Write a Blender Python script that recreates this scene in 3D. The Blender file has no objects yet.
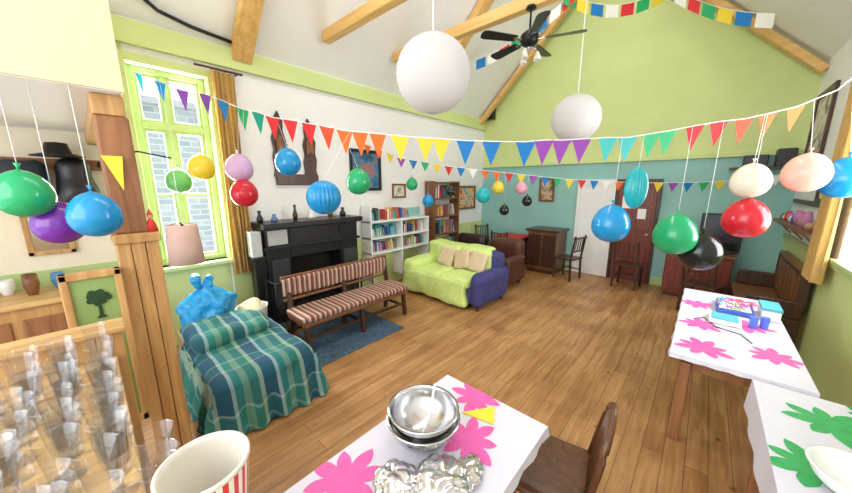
import bpy, bmesh, math, random
from mathutils import Vector, Matrix, noise
random.seed(7)
sc=bpy.context.scene
try:
    sc.view_settings.view_transform='Standard'
except Exception: pass

# ---------------------------------------------------------------- materials
MATS={}
def nodes(name):
    m=bpy.data.materials.new(name); m.use_nodes=True
    nt=m.node_tree; b=nt.nodes['Principled BSDF']
    return m,nt,b
def mat(name,col,rough=.6,metal=0,var=.06,scale=8,bump=0,spec=.5,coat=0,trans=0):
    if name in MATS: return MATS[name]
    m,nt,b=nodes(name)
    tc=nt.nodes.new('ShaderNodeTexCoord'); n=nt.nodes.new('ShaderNodeTexNoise')
    n.inputs['Scale'].default_value=scale; n.inputs['Detail'].default_value=4
    nt.links.new(tc.outputs['Object'],n.inputs['Vector'])
    r=nt.nodes.new('ShaderNodeValToRGB')
    c=col
    r.color_ramp.elements[0].position=.3; r.color_ramp.elements[1].position=.7
    r.color_ramp.elements[0].color=(c[0]*(1-var),c[1]*(1-var),c[2]*(1-var),1)
    r.color_ramp.elements[1].color=(min(1,c[0]*(1+var)),min(1,c[1]*(1+var)),min(1,c[2]*(1+var)),1)
    nt.links.new(n.outputs['Fac'],r.inputs['Fac']); nt.links.new(r.outputs['Color'],b.inputs['Base Color'])
    b.inputs['Roughness'].default_value=rough; b.inputs['Metallic'].default_value=metal
    b.inputs['Specular IOR Level'].default_value=spec; b.inputs['Coat Weight'].default_value=coat
    if bump:
        bp=nt.nodes.new('ShaderNodeBump'); bp.inputs['Strength'].default_value=bump; bp.inputs['Distance'].default_value=.02
        nt.links.new(n.outputs['Fac'],bp.inputs['Height']); nt.links.new(bp.outputs['Normal'],b.inputs['Normal'])
    if trans:
        t=nt.nodes.new('ShaderNodeBsdfTranslucent'); t.inputs['Color'].default_value=(c[0],c[1],c[2],1)
        mx=nt.nodes.new('ShaderNodeMixShader'); mx.inputs[0].default_value=trans
        out=nt.nodes['Material Output']
        nt.links.new(b.outputs[0],mx.inputs[1]); nt.links.new(t.outputs[0],mx.inputs[2]); nt.links.new(mx.outputs[0],out.inputs['Surface'])
    MATS[name]=m; return m
def wood(name,c1,c2,rough=.45,axis='Z',scale=3):
    if name in MATS: return MATS[name]
    m,nt,b=nodes(name)
    tc=nt.nodes.new('ShaderNodeTexCoord'); mp=nt.nodes.new('ShaderNodeMapping')
    s=[scale*6]*3; s['XYZ'.index(axis)]=scale*.5
    mp.inputs['Scale'].default_value=s
    n=nt.nodes.new('ShaderNodeTexNoise'); n.inputs['Scale'].default_value=1.2; n.inputs['Detail'].default_value=6; n.inputs['Distortion'].default_value=.6
    r=nt.nodes.new('ShaderNodeValToRGB'); r.color_ramp.elements[0].position=.3; r.color_ramp.elements[1].position=.7
    r.color_ramp.elements[0].color=(*c1,1); r.color_ramp.elements[1].color=(*c2,1)
    nt.links.new(tc.outputs['Object'],mp.inputs[0]); nt.links.new(mp.outputs[0],n.inputs['Vector'])
    nt.links.new(n.outputs['Fac'],r.inputs['Fac']); nt.links.new(r.outputs['Color'],b.inputs['Base Color'])
    b.inputs['Roughness'].default_value=rough
    MATS[name]=m; return m
def floor_mat():
    m,nt,b=nodes('floor_boards'); N=nt.nodes; Lk=nt.links
    tc=N.new('ShaderNodeTexCoord'); mp=N.new('ShaderNodeMapping'); mp.inputs['Rotation'].default_value=(0,0,math.pi/2)
    Lk.new(tc.outputs['Object'],mp.inputs[0])
    br=N.new('ShaderNodeTexBrick'); br.inputs['Scale'].default_value=1; br.inputs['Brick Width'].default_value=2.6
    br.inputs['Row Height'].default_value=.125; br.inputs['Mortar Size'].default_value=.002; br.offset=.37
    br.inputs['Color1'].default_value=(.50,.26,.10,1); br.inputs['Color2'].default_value=(.64,.37,.16,1); br.inputs['Mortar'].default_value=(.2,.09,.035,1)
    Lk.new(mp.outputs[0],br.inputs['Vector'])
    mp2=N.new('ShaderNodeMapping'); mp2.inputs['Scale'].default_value=(14,1.2,1); Lk.new(tc.outputs['Object'],mp2.inputs[0])
    n=N.new('ShaderNodeTexNoise'); n.inputs['Scale'].default_value=1.5; n.inputs['Detail'].default_value=8; n.inputs['Distortion'].default_value=1.0
    Lk.new(mp2.outputs[0],n.inputs['Vector'])
    n2=N.new('ShaderNodeTexNoise'); n2.inputs['Scale'].default_value=1.6; n2.inputs['Detail'].default_value=7
    Lk.new(tc.outputs['Object'],n2.inputs['Vector'])
    r=N.new('ShaderNodeValToRGB'); r.color_ramp.elements[0].position=.3; r.color_ramp.elements[1].position=.68
    r.color_ramp.elements[0].color=(.60,.48,.38,1); r.color_ramp.elements[1].color=(1,1,1,1)
    Lk.new(n.outputs['Fac'],r.inputs['Fac'])
    mx=N.new('ShaderNodeMixRGB'); mx.blend_type='MULTIPLY'; mx.inputs[0].default_value=.85
    Lk.new(br.outputs['Color'],mx.inputs[1]); Lk.new(r.outputs['Color'],mx.inputs[2])
    v=N.new('ShaderNodeTexVoronoi'); v.inputs['Scale'].default_value=3.6; Lk.new(tc.outputs['Object'],v.inputs['Vector'])
    rk=N.new('ShaderNodeValToRGB'); rk.color_ramp.elements[0].position=.02; rk.color_ramp.elements[1].position=.09
    rk.color_ramp.elements[0].color=(.3,.18,.1,1); rk.color_ramp.elements[1].color=(1,1,1,1); Lk.new(v.outputs['Distance'],rk.inputs['Fac'])
    m3=N.new('ShaderNodeMixRGB'); m3.blend_type='MULTIPLY'; m3.inputs[0].default_value=.85
    Lk.new(mx.outputs[0],m3.inputs[1]); Lk.new(rk.outputs['Color'],m3.inputs[2])
    r4=N.new('ShaderNodeValToRGB'); r4.color_ramp.elements[0].position=.36; r4.color_ramp.elements[1].position=.62
    r4.color_ramp.elements[0].color=(.68,.60,.54,1); r4.color_ramp.elements[1].color=(1,1,1,1); Lk.new(n2.outputs['Fac'],r4.inputs['Fac'])
    m4=N.new('ShaderNodeMixRGB'); m4.blend_type='MULTIPLY'; m4.inputs[0].default_value=.85
    Lk.new(m3.outputs[0],m4.inputs[1]); Lk.new(r4.outputs['Color'],m4.inputs[2])
    Lk.new(m4.outputs[0],b.inputs['Base Color'])
    rr=N.new('ShaderNodeMapRange'); rr.inputs['To Min'].default_value=.30; rr.inputs['To Max'].default_value=.55
    Lk.new(n2.outputs['Fac'],rr.inputs['Value']); Lk.new(rr.outputs[0],b.inputs['Roughness'])
    bp=N.new('ShaderNodeBump'); bp.inputs['Strength'].default_value=.25; bp.inputs['Distance'].default_value=.01
    Lk.new(br.outputs['Fac'],bp.inputs['Height']); bp.invert=True; Lk.new(bp.outputs['Normal'],b.inputs['Normal'])
    return m
def stripes(name,cols,axis,period,rough=.85):
    m,nt,b=nodes(name); N=nt.nodes; Lk=nt.links
    tc=N.new('ShaderNodeTexCoord'); sp=N.new('ShaderNodeSeparateXYZ'); Lk.new(tc.outputs['Object'],sp.inputs[0])
    dv=N.new('ShaderNodeMath'); dv.operation='DIVIDE'; dv.inputs[1].default_value=period; Lk.new(sp.outputs[axis],dv.inputs[0])
    fr=N.new('ShaderNodeMath'); fr.operation='FRACT'; Lk.new(dv.outputs[0],fr.inputs[0])
    r=N.new('ShaderNodeValToRGB'); r.color_ramp.interpolation='CONSTANT'
    k=len(cols)
    while len(r.color_ramp.elements)<k: r.color_ramp.elements.new(.5)
    for i,c in enumerate(cols):
        r.color_ramp.elements[i].position=i/k; r.color_ramp.elements[i].color=(*c,1)
    Lk.new(fr.outputs[0],r.inputs['Fac']); Lk.new(r.outputs['Color'],b.inputs['Base Color']); b.inputs['Roughness'].default_value=rough
    return m
def plaid():
    m,nt,b=nodes('plaid_wool'); N=nt.nodes; Lk=nt.links
    tc=N.new('ShaderNodeTexCoord'); sp=N.new('ShaderNodeSeparateXYZ'); Lk.new(tc.outputs['Object'],sp.inputs[0])
    def ramp(src,period,cols,pos):
        dv=N.new('ShaderNodeMath'); dv.operation='DIVIDE'; dv.inputs[1].default_value=period; Lk.new(src,dv.inputs[0])
        fr=N.new('ShaderNodeMath'); fr.operation='FRACT'; Lk.new(dv.outputs[0],fr.inputs[0])
        r=N.new('ShaderNodeValToRGB'); r.color_ramp.interpolation='CONSTANT'
        while len(r.color_ramp.elements)<len(cols): r.color_ramp.elements.new(.5)
        for i,c in enumerate(cols): r.color_ramp.elements[i].position=pos[i]; r.color_ramp.elements[i].color=(*c,1)
        Lk.new(fr.outputs[0],r.inputs['Fac']); return r.outputs['Color']
    ad=N.new('ShaderNodeMath'); ad.operation='ADD'; Lk.new(sp.outputs[0],ad.inputs[0]); Lk.new(sp.outputs[2],ad.inputs[1])
    A=ramp(ad.outputs[0],.36,[(.01,.09,.13),(.20,.34,.34),(.02,.16,.13),(.33,.45,.45),(.01,.07,.13)],[0,.3,.36,.7,.75])
    Bc=ramp(sp.outputs[1],.34,[(.02,.17,.13),(.30,.42,.30),(.01,.07,.12),(.34,.46,.46),(.02,.20,.18),(.16,.32,.22)],[0,.2,.3,.6,.68,.85])
    mx=N.new('ShaderNodeMixRGB'); mx.inputs[0].default_value=.62; Lk.new(A,mx.inputs[1]); Lk.new(Bc,mx.inputs[2])
    Lk.new(mx.outputs[0],b.inputs['Base Color']); b.inputs['Roughness'].default_value=.9
    return m
def brick():
    m,nt,b=nodes('outside_stone'); N=nt.nodes; Lk=nt.links
    tc=N.new('ShaderNodeTexCoord')
    sp=N.new('ShaderNodeSeparateXYZ'); cb=N.new('ShaderNodeCombineXYZ'); Lk.new(tc.outputs['Object'],sp.inputs[0])
    Lk.new(sp.outputs[1],cb.inputs[0]); Lk.new(sp.outputs[2],cb.inputs[1])
    br=N.new('ShaderNodeTexBrick'); br.inputs['Scale'].default_value=1; br.inputs['Brick Width'].default_value=.34; br.inputs['Row Height'].default_value=.12; br.inputs['Mortar Size'].default_value=.012
    br.inputs['Color1'].default_value=(.26,.30,.35,1); br.inputs['Color2'].default_value=(.38,.40,.43,1); br.inputs['Mortar'].default_value=(.46,.48,.50,1)
    Lk.new(cb.outputs[0],br.inputs['Vector']); Lk.new(br.outputs['Color'],b.inputs['Base Color']); b.inputs['Roughness'].default_value=.9
    return m
def clear_plastic():
    m,nt,b=nodes('clear_plastic'); N=nt.nodes; Lk=nt.links
    t=N.new('ShaderNodeBsdfTransparent'); t.inputs[0].default_value=(.955,.96,.97,1)
    g=N.new('ShaderNodeBsdfGlossy'); g.inputs['Roughness'].default_value=.1; g.inputs['Color'].default_value=(.9,.92,.95,1)
    lw=N.new('ShaderNodeLayerWeight'); lw.inputs[0].default_value=.2
    mx=N.new('ShaderNodeMixShader'); mr=N.new('ShaderNodeMapRange'); mr.inputs['To Min'].default_value=.03; mr.inputs['To Max'].default_value=.42
    Lk.new(lw.outputs['Facing'],mr.inputs['Value']); Lk.new(mr.outputs[0],mx.inputs[0]); Lk.new(t.outputs[0],mx.inputs[1]); Lk.new(g.outputs[0],mx.inputs[2])
    Lk.new(mx.outputs[0],N['Material Output'].inputs['Surface']); return m

white=mat('white_paint',(.86,.86,.86),.7,var=.015)
ceilm=mat('ceiling_white',(.90,.90,.90),.8,var=.01)
lime=mat('lime_paint',(.62,.72,.30),.6,var=.03,scale=2)
limed=mat('lime_paint_deep',(.46,.60,.24),.6,var=.03,scale=2)
teal=mat('teal_paint',(.28,.54,.50),.6,var=.06,scale=1.5)
cream=mat('cream_paint',(.82,.69,.42),.6,var=.02)
lobbyw=mat('lobby_cream',(.84,.77,.60),.6,var=.02)
green_fr=mat('green_gloss',(.54,.68,.29),.35,var=.03)
pine=wood('pine',(.42,.21,.07),(.66,.40,.16),.45,'Z')
piney=wood('pine_y',(.44,.24,.08),(.70,.46,.20),.45,'Y')
beamm=wood('beam_wood',(.66,.36,.10),(.84,.56,.22),.5,'X',2)
dark=wood('dark_wood',(.035,.014,.009),(.085,.034,.017),.35,'Z')
mid=wood('mid_wood',(.14,.05,.02),(.26,.11,.04),.35,'Z')
redw=wood('red_wood',(.13,.022,.015),(.24,.05,.03),.35,'Z')
oldw=wood('old_pine',(.22,.085,.035),(.38,.17,.07),.5,'Z')
black=mat('black_paint',(.010,.010,.012),.35,var=.1)
iron=mat('black_iron',(.012,.012,.012),.4,metal=.5)
mustard=mat('mustard_curtain',(.62,.40,.13),.85,var=.1,trans=.2)
steel=mat('steel',(.62,.62,.64),.18,metal=1,var=.03)
foil=mat('foil',(.66,.66,.68),.22,metal=1,var=.08,scale=30)
wclo=mat('white_cloth',(.70,.68,.78),.6,var=.015)
wgl=mat('white_gloss',(.86,.86,.86),.3,var=.01)
pink=mat('pink_print',(.78,.12,.42),.6,var=.08,scale=20)
grn=mat('green_print',(.03,.38,.10),.6,var=.15,scale=20)
lampp=mat('paper',(.74,.72,.72),.8,var=.01,trans=.3)
twine=mat('string',(.75,.75,.75),.8)
limethrow=mat('lime_throw',(.64,.80,.26),.9,var=.08,scale=25,bump=.3)
navy=mat('navy_fabric',(.05,.05,.18),.85,var=.2)
beige=mat('beige_cushion',(.68,.52,.34),.9)
leather=mat('dark_leather',(.03,.014,.012),.4)
ruglm=mat('blue_rug',(.06,.11,.17),.95,var=.4,scale=30)
bagm=mat('blue_bag',(.02,.34,.72),.3,var=.3,scale=18,bump=1.0)
yellowc=mat('yellow_card',(.88,.72,.05),.6)
plast=clear_plastic()
plaidm=plaid()

# ---------------------------------------------------------------- mesh builder
class B:
    def __init__(s,name): s.name=name; s.v=[]; s.f=[]; s.mi=[]; s.sm=[]; s.mats=[]
    def m(s,mt):
        if mt not in s.mats: s.mats.append(mt)
        return s.mats.index(mt)
    def add(s,vs,fs,mt,smooth=False):
        o=len(s.v); k=s.m(mt); s.v+= [tuple(v) for v in vs]
        for f in fs: s.f.append([i+o for i in f]); s.mi.append(k); s.sm.append(smooth)
    def addbm(s,bm,mt,M=None,smooth=False):
        bm.verts.index_update()
        s.add([(M@v.co if M else v.co) for v in bm.verts],[[v.index for v in f.verts] for f in bm.faces],mt,smooth); bm.free()
    def box(s,lo,hi,mt,bev=0,M=None):
        bm=bmesh.new(); bmesh.ops.create_cube(bm,size=1)
        c=[(a+b)/2 for a,b in zip(lo,hi)]; d=[abs(b-a) for a,b in zip(lo,hi)]
        for v in bm.verts: v.co=Vector((c[i]+v.co[i]*d[i] for i in range(3)))
        if bev: bmesh.ops.bevel(bm,geom=bm.edges[:],offset=min(bev,min(d)*.45),segments=2,profile=.5,affect='EDGES')
        s.addbm(bm,mt,M)
    def bar(s,a,b,w,t,mt,bev=0):
        a=Vector(a);b=Vector(b);d=b-a;L=d.length
        q=d.to_track_quat('Z','Y').to_matrix().to_4x4()
        s.box((-w/2,-t/2,0),(w/2,t/2,L),mt,bev,Matrix.Translation(a)@q)
    def cyl(s,a,b,r1,r2,mt,n=14):
        a=Vector(a);b=Vector(b);d=b-a
        q=d.to_track_quat('Z','Y').to_matrix()
        vs=[];fs=[]
        for k,(p,r) in enumerate(((a,r1),(b,r2))):
            for i in range(n):
                t=2*math.pi*i/n; vs.append(p+q@Vector((r*math.cos(t),r*math.sin(t),0)))
        for i in range(n): fs.append([i,(i+1)%n,n+(i+1)%n,n+i])
        s.add(vs,fs,mt,True); s.add(vs[:n],[list(range(n))[::-1]],mt); s.add(vs[n:],[list(range(n))],mt)
    def lathe(s,prof,c,mt,n=28,M=None,ribs=0,depth=0):
        vs=[];fs=[];c=Vector(c)
        for (r,z) in prof:
            for i in range(n):
                t=2*math.pi*i/n; rr=r*(1-depth*abs(math.sin(ribs*t/2))) if ribs else r
                p=Vector((rr*math.cos(t),rr*math.sin(t),z)); 
                if M: p=M@p
                vs.append(c+p)
        for k in range(len(prof)-1):
            for i in range(n): fs.append([k*n+i,k*n+(i+1)%n,(k+1)*n+(i+1)%n,(k+1)*n+i])
        s.add(vs,fs,mt,True)
    def tube(s,pts,r,mt,n=8):
        pts=[Vector(p) for p in pts]; vs=[];fs=[]
        for i,p in enumerate(pts):
            d=(pts[min(i+1,len(pts)-1)]-pts[max(i-1,0)]).normalized()
            up=Vector((0,0,1)) if abs(d.z)<.9 else Vector((1,0,0))
            x=d.cross(up).normalized(); y=d.cross(x).normalized()
            for k in range(n):
                t=2*math.pi*k/n; vs.append(p+x*r*math.cos(t)+y*r*math.sin(t))
        for i in range(len(pts)-1):
            for k in range(n): fs.append([i*n+k,i*n+(k+1)%n,(i+1)*n+(k+1)%n,(i+1)*n+k])
        fs.append(list(range(n))[::-1]); fs.append([len(vs)-n+k for k in range(n)])
        s.add(vs,fs,mt,True)
    def blob(s,lo,hi,r,mt,amp=0,freq=3,cuts=10,M=None,seed=0):
        bm=bmesh.new(); bmesh.ops.create_cube(bm,size=2); bmesh.ops.subdivide_edges(bm,edges=bm.edges[:],cuts=cuts,use_grid_fill=True)
        c=Vector(((a+b)/2 for a,b in zip(lo,hi))); d=Vector((abs(b-a)/2 for a,b in zip(lo,hi))); r=min(r,min(d)*.98)
        for v in bm.verts:
            p=Vector((v.co[i]*d[i] for i in range(3)))
            q=Vector((max(-(d[i]-r),min(d[i]-r,p[i])) for i in range(3)))
            e=p-q
            if e.length>1e-6: p=q+e.normalized()*r
            if amp:
                nn=noise.noise((p+c)*freq+Vector((seed,seed,seed)))
                dr=(p-q).normalized() if (p-q).length>1e-6 else Vector((0,0,1))
                p+=dr*amp*nn
            v.co=p+c
        s.addbm(bm,mt,M,True)
    def prism(s,pts,off,mt):
        n=len(pts); off=Vector(off); a=[Vector(p) for p in pts]; b=[p+off for p in a]
        s.add(a+b,[list(range(n))[::-1],[n+i for i in range(n)]]+[[i,(i+1)%n,n+(i+1)%n,n+i] for i in range(n)],mt)
    def fin(s):
        me=bpy.data.meshes.new(s.name); me.from_pydata(s.v,[],s.f)
        for mt in s.mats: me.materials.append(mt)
        me.polygons.foreach_set('material_index',s.mi); me.polygons.foreach_set('use_smooth',s.sm); me.update()
        bm=bmesh.new(); bm.from_mesh(me); bmesh.ops.recalc_face_normals(bm,faces=bm.faces[:]); bm.to_mesh(me); bm.free()
        o=bpy.data.objects.new(s.name,me); sc.collection.objects.link(o); return o

XL,XR,YB,YF=-4.65,1.0,7.45,-2.6
ZP,ZR,XC=3.65,6.45,-1.825

# ---------------------------------------------------------------- shell
o=B('floor'); o.box((XL-.3,YF,-.15),(XR+.3,YB+.3,0),floor_mat()); o.fin()
WY0,WY1,WZ0,WZ1=.48,1.20,1.0,3.22
o=B('wall_left')
for lo,hi,mt in [((XL-.35,YF,0),(XL,WY0-.1,ZP),lobbyw),((XL-.35,WY0-.1,0),(XL,WY0,ZP),lime),((XL-.35,WY0,0),(XL,WY1,WZ0),lime),((XL-.35,WY0,WZ1),(XL,WY1,ZP),white),((XL-.35,WY1,0),(XL,YB,ZP),white)]:
    o.box(lo,hi,mt)
o.box((XL-.35,WY0,WZ0),(XL,WY0+.01,WZ1),lime); o.box((XL-.35,WY1-.01,WZ0),(XL,WY1,WZ1),lime)
o.fin()
o=B('trim_1'); o.box((XL,.3,3.38),(XL+.06,YB,3.62),lime,.01); o.fin()
o=B('trim_2'); o.box((XL,WY1+.02,0),(XL+.015,YB,1.0),lime); o.box((XL,-2.5,0),(XL+.015,WY0,1.15),limed); o.fin()
o=B('wall_back'); o.box((XL-.35,YB,0),(XR+.3,YB+.3,2.45),teal)
o.prism([(XL-.35,YB,2.45),(XR+.3,YB,2.45),(XR+.3,YB,ZP-.3),(XC,YB,ZR+.2),(XL-.35,YB,ZP-.35)],(0,.3,0),lime); o.fin()
o=B('trim_3'); o.box((XL,YB-.05,2.42),(XR,YB,2.5),lime,.01); o.fin()
o=B('wall_right'); RY0,RY1=3.3,4.75
for lo,hi,mt in [((XR,YF,0),(XR+.3,YB,1.2),lime),((XR,YF,1.2),(XR+.3,RY0,ZP),white),((XR,RY1,1.2),(XR+.3,YB,ZP),white),((XR,RY0,3.1),(XR+.3,RY1,ZP),white)]:
    o.box(lo,hi,mt)
o.fin()
o=B('trim_4'); o.box((XR-.03,YF,1.17),(XR,YB,1.23),limed,.005); o.fin()
o=B('baseboard_back'); o.box((XL,YB-.03,0),(-2.17,YB,.16),limed,.005); o.box((-.65,YB-.03,0),(XR,YB,.16),limed,.005); o.fin()
o=B('ceiling')
o.prism([(XL-.35,YF,ZP-.35),(XC,YF,ZR),(XC,YF,ZR+.2),(XL-.35,YF,ZP-.15)],(0,YB+.3-YF,0),ceilm)
o.prism([(XR+.35,YF,ZP-.35),(XC,YF,ZR),(XC,YF,ZR+.2),(XR+.35,YF,ZP-.15)],(0,YB+.3-YF,0),ceilm); o.fin()
def rafter(name,Y,w=.13,t=.2):
    o=B(name)
    o.bar((XL+.02,Y,ZP-.12),(XC,Y,ZR-.12),t,w,beamm,.01); o.bar((XR-.02,Y,ZP-.12),(XC,Y,ZR-.12),t,w,beamm,.01); o.fin()
rafter('roof_beam',1.6,.15,.22); rafter('roof_beam',5.0,.13,.2); rafter('roof_beam',7.2,.1,.14)
for Y,z in ((2.6,3.98),(3.85,4.05)):
    o=B('tie_beam'); dx=(z-ZP)+.06; o.box((XL+dx,Y-.06,z-.07),(XR-dx,Y+.06,z+.07),beamm,.01); o.fin()
o=B('ceiling_cable'); o.tube([(-4.15,.3,4.1),(-4.38,.55,3.86),(-4.5,.8,3.74),(-4.55,1.1,3.70),(-4.56,1.5,3.67)],.02,black,6); o.fin()

# window left
o=B('window_1'); fx=XL-.2
def fr(o,y0,y1,z0,z1,x,w,mt,d=.06):
    o.box((x,y0,z0),(x+d,y0+w,z1),mt,.006); o.box((x,y1-w,z0),(x+d,y1,z1),mt,.006)
    o.box((x,y0+w,z0),(x+d,y1-w,z0+w),mt,.006); o.box((x,y0+w,z1-w),(x+d,y1-w,z1),mt,.006)
fr(o,WY0+.01,WY1-.01,WZ0,WZ1,fx,.06,green_fr,.1)
ym=.80
o.box((fx,ym-.03,WZ0+.06),(fx+.08,ym+.03,WZ1-.06),green_fr,.006)
for z in (2.62,):
    o.box((fx-.001,WY0+.07,z-.035),(fx+.085,WY1-.07,z+.035),green_fr,.006)
for y0,y1 in ((WY0+.07,ym-.03),(ym+.03,WY1-.07)):
    fr(o,y0,y1,WZ0+.06,2.585,fx+.02,.035,green_fr,.05); fr(o,y0,y1,2.655,WZ1-.06,fx+.02,.03,green_fr,.05)
    o.box((fx+.03,y0+.03,1.82),(fx+.06,y1-.03,1.85),green_fr)
o.box((XL-.34,WY0-.04,WZ0-.05),(XL+.10,WY1+.04,WZ0),green_fr,.01)
o.box((XL,WY0-.09,WZ0),(XL+.03,WY0,WZ1+.09),lime,.005); o.box((XL,WY1,WZ0),(XL+.03,WY1+.07,WZ1+.09),lime,.005); o.box((XL,WY0,WZ1),(XL+.03,WY1,WZ1+.09),lime,.005)
o.fin()
o=B('outside_wall'); o.box((-8.6,-3,-.3),(-8.3,7,3.5),brick()); o.box((-8.75,-3.1,3.5),(-8.1,7.1,3.62),mat('slate_roof',(.35,.36,.38),.7)); o.fin()
o=B('window_2'); fr(o,RY0,RY1,1.2,3.1,XR+.12,.07,green_fr,.08)
for y in (3.78,4.26): o.box((XR+.13,y-.025,1.27),(XR+.18,y+.025,3.03),green_fr)
o.box((XR+.13,RY0+.07,2.45),(XR+.185,RY1-.07,2.5),green_fr); o.box((XR-.05,RY0-.03,1.23),(XR+.12,RY1+.03,1.26),green_fr); o.fin()

def curtain(name,x,y0,y1,z0,z1,amp=.035,folds=5):
    o=B(name); n=60; m=14; vs=[];fs=[]
    for j in range(m+1):
        f=j/m
        for i in range(n+1):
            t=i/n; y=y0+(y1-y0)*t; w=amp*(.6+.6*f)
            vs.append((x+w*math.sin(t*folds*2*math.pi+.6*math.sin(f*3)),y+.012*math.sin(f*5+t*9),z1+(z0-z1)*f))
    for j in range(m):
        for i in range(n): a=j*(n+1)+i; fs.append([a,a+1,a+n+2,a+n+1])
    o.add(vs,fs,mustard,True); o.tube([(x,y0-.15,z1+.02),(x,y1+.1,z1+.02)],.014,dark)
    o.tube([(x,y1+.05,z1+.02),(XL if x<0 else XR,y1+.05,z1+.02)],.012,dark); ob=o.fin(); return ob
curtain('curtain',XL+.09,1.22,1.47,.78,3.3)
curtain('curtain',XR-.1,4.72,5.12,1.0,3.15)

# ---------------------------------------------------------------- mezzanine bulkhead, header, posts
o=B('wall_bulkhead'); o.box((XL+.002,YF,2.47),(-2.52,.24,3.72),cream); o.box((XL+.002,YF,2.465),(-2.54,.22,2.47),white); o.fin()
o=B('header_beam'); o.box((XL+.01,.10,2.35),(-2.62,.24,2.464),pine,.008); o.fin()
o=B('timber_post'); o.box((-2.76,.10,1.66),(-2.62,.25,2.349),oldw,.012)
o.box((-2.8,.08,1.60),(-2.58,.30,1.66),pine,.01)
for i in range(3): o.box((-2.78,.09+i*.067,0),(-2.6,.154+i*.067,1.6),pine,.006)
o.fin()
o=B('figurine'); o.lathe([(.001,0),(.035,0),(.02,.06),(.012,.08),(.001,.085)],(-2.64,.27,1.661),mat('figurine_red',(.7,.04,.03),.5),14); o.lathe([(.001,-.016),(.012,-.01),(.016,0),(.012,.01),(.001,.016)],(-2.64,.27,1.757),mat('figurine_skin',(.75,.5,.35),.6),12); o.lathe([(.018,0),(.01,.02),(.001,.04)],(-2.64,.27,1.765),MATS['figurine_red'],12); o.fin()
o=B('notice_board')
x=-2.55
o.box((x-.04,-.13,.5),(x,.075,1.45),mat('board_green',(.26,.38,.12),.7),0)
for lo,hi in [((x-.045,-.16,.45),(x+.015,-.125,1.47)),((x-.045,.055,.45),(x+.015,.088,1.47)),((x-.045,-.16,1.43),(x+.015,.088,1.47)),((x-.045,-.16,.45),(x+.015,.088,.5))]: o.box(lo,hi,pine,.006)
tc_=mat('tree_print',(.015,.05,.015),.8); tx=x+.004; ty=-.025; tz=1.26
o.prism([(tx,ty-.022,tz-.07),(tx,ty+.022,tz-.07),(tx,ty+.008,tz-.05),(tx,ty+.007,tz+.03),(tx,ty-.007,tz+.03),(tx,ty-.008,tz-.05)],(.002,0,0),tc_)
rnd=random.Random(5)
for i in range(16):
    t=i*2.4; rr=.045*math.sqrt(i/16); a=ty+rr*math.cos(t); b=tz+.055+rr*.85*math.sin(t); r=.017
    o.prism([(tx,a+r*math.cos(q*math.pi/4),b+r*math.sin(q*math.pi/4)) for q in range(8)],(.0015+.0001*i,0,0),tc_)
o.fin()
o=B('paper_flag'); o.prism([(-2.6,.10,2.12),(-2.6,.19,2.12),(-2.6,.17,1.92)],(.003,0,0),yellowc); o.fin()
# lobby
o=B('coat_rack'); o.box((XL+.001,-.75,2.1),(XL+.03,.2,2.2),oldw,.005)
for i in range(5): o.cyl((XL+.03,-.65+i*.2,2.14),(XL+.12,-.65+i*.2,2.17),.012,.012,iron)
o.blob((XL+.03,-.15,1.75),(XL+.22,.1,2.2),.09,black,.06,4); o.blob((XL+.03,-.45,1.85),(XL+.18,-.2,2.18),.08,mat('coat',(.03,.04,.05),.9),.05,5)
o.lathe([(.001,.12),(.07,.11),(.09,.02),(.17,0),(.17,-.01),(.001,-.01)],(XL+.2,-.1,2.22),black); o.fin()
o=B('wall_mirror'); 
for lo,hi in [((XL+.001,-.42,1.3),(XL+.04,-.12,1.34)),((XL+.001,-.42,1.66),(XL+.04,-.12,1.7)),((XL+.001,-.42,1.3),(XL+.04,-.38,1.7)),((XL+.001,-.16,1.3),(XL+.04,-.12,1.7))]: o.box(lo,hi,pine,.006)
o.box((XL+.001,-.38,1.34),(XL+.02,-.16,1.66),steel); o.fin()
o=B('lobby_dresser'); o.box((-4.6,-1.5,0),(-4.1,-.05,.95),pine,.01); o.box((-4.62,-1.55,.95),(-4.05,0,1.0),piney,.01)
for i in range(3): o.box((-4.1,-1.45+i*.48,.1),(-4.08,-1.03+i*.48,.85),oldw,.01)
o.fin()
o=B('crockery'); 
for i in range(9):
    cx,cy=-4.35+random.uniform(-.15,.15),-.12-.15*i; hh=random.uniform(.08,.2)
    o.lathe([(.03,0),(.05,hh*.5),(.045,hh),(.04,hh),(.045,hh*.5),(.02,.01)],(cx,cy,1.0),random.choice([wgl,mid,mat('pot_blue',(.1,.3,.6),.3),cream]))
o.fin()
o=B('floor_lamp'); lx,ly=-3.73,.60
o.lathe([(.001,.03),(.13,.03),(.14,0),(.001,0)],(-4.1,.28,0),iron); o.cyl((-4.1,.28,.02),(-4.1,.28,2.25),.012,.01,iron)
o.tube([(-4.1,.28,2.24),(-3.95,.4,2.26),(lx,ly,2.2)],.008,iron); o.tube([(lx,ly,2.2),(lx,ly,1.6)],.003,twine)
o.lathe([(.12,.38),(.135,.18),(.145,0),(.143,0),(.133,.18),(.118,.38)],(lx,ly,1.2),mat('pink_shade',(.84,.66,.60),.8,trans=.45))
for a in range(3): o.tube([(lx,ly,1.6),(lx+.12*math.cos(a*2.1),ly+.12*math.sin(a*2.1),1.575)],.003,iron)
o.lathe([(.001,.12),(.03,.1),(.035,.05),(.015,0),(.015,-.05)],(lx,ly,1.42),wgl,12); o.tube([(lx,ly,1.6),(lx,ly,1.5)],.012,iron); o.fin()

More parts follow.
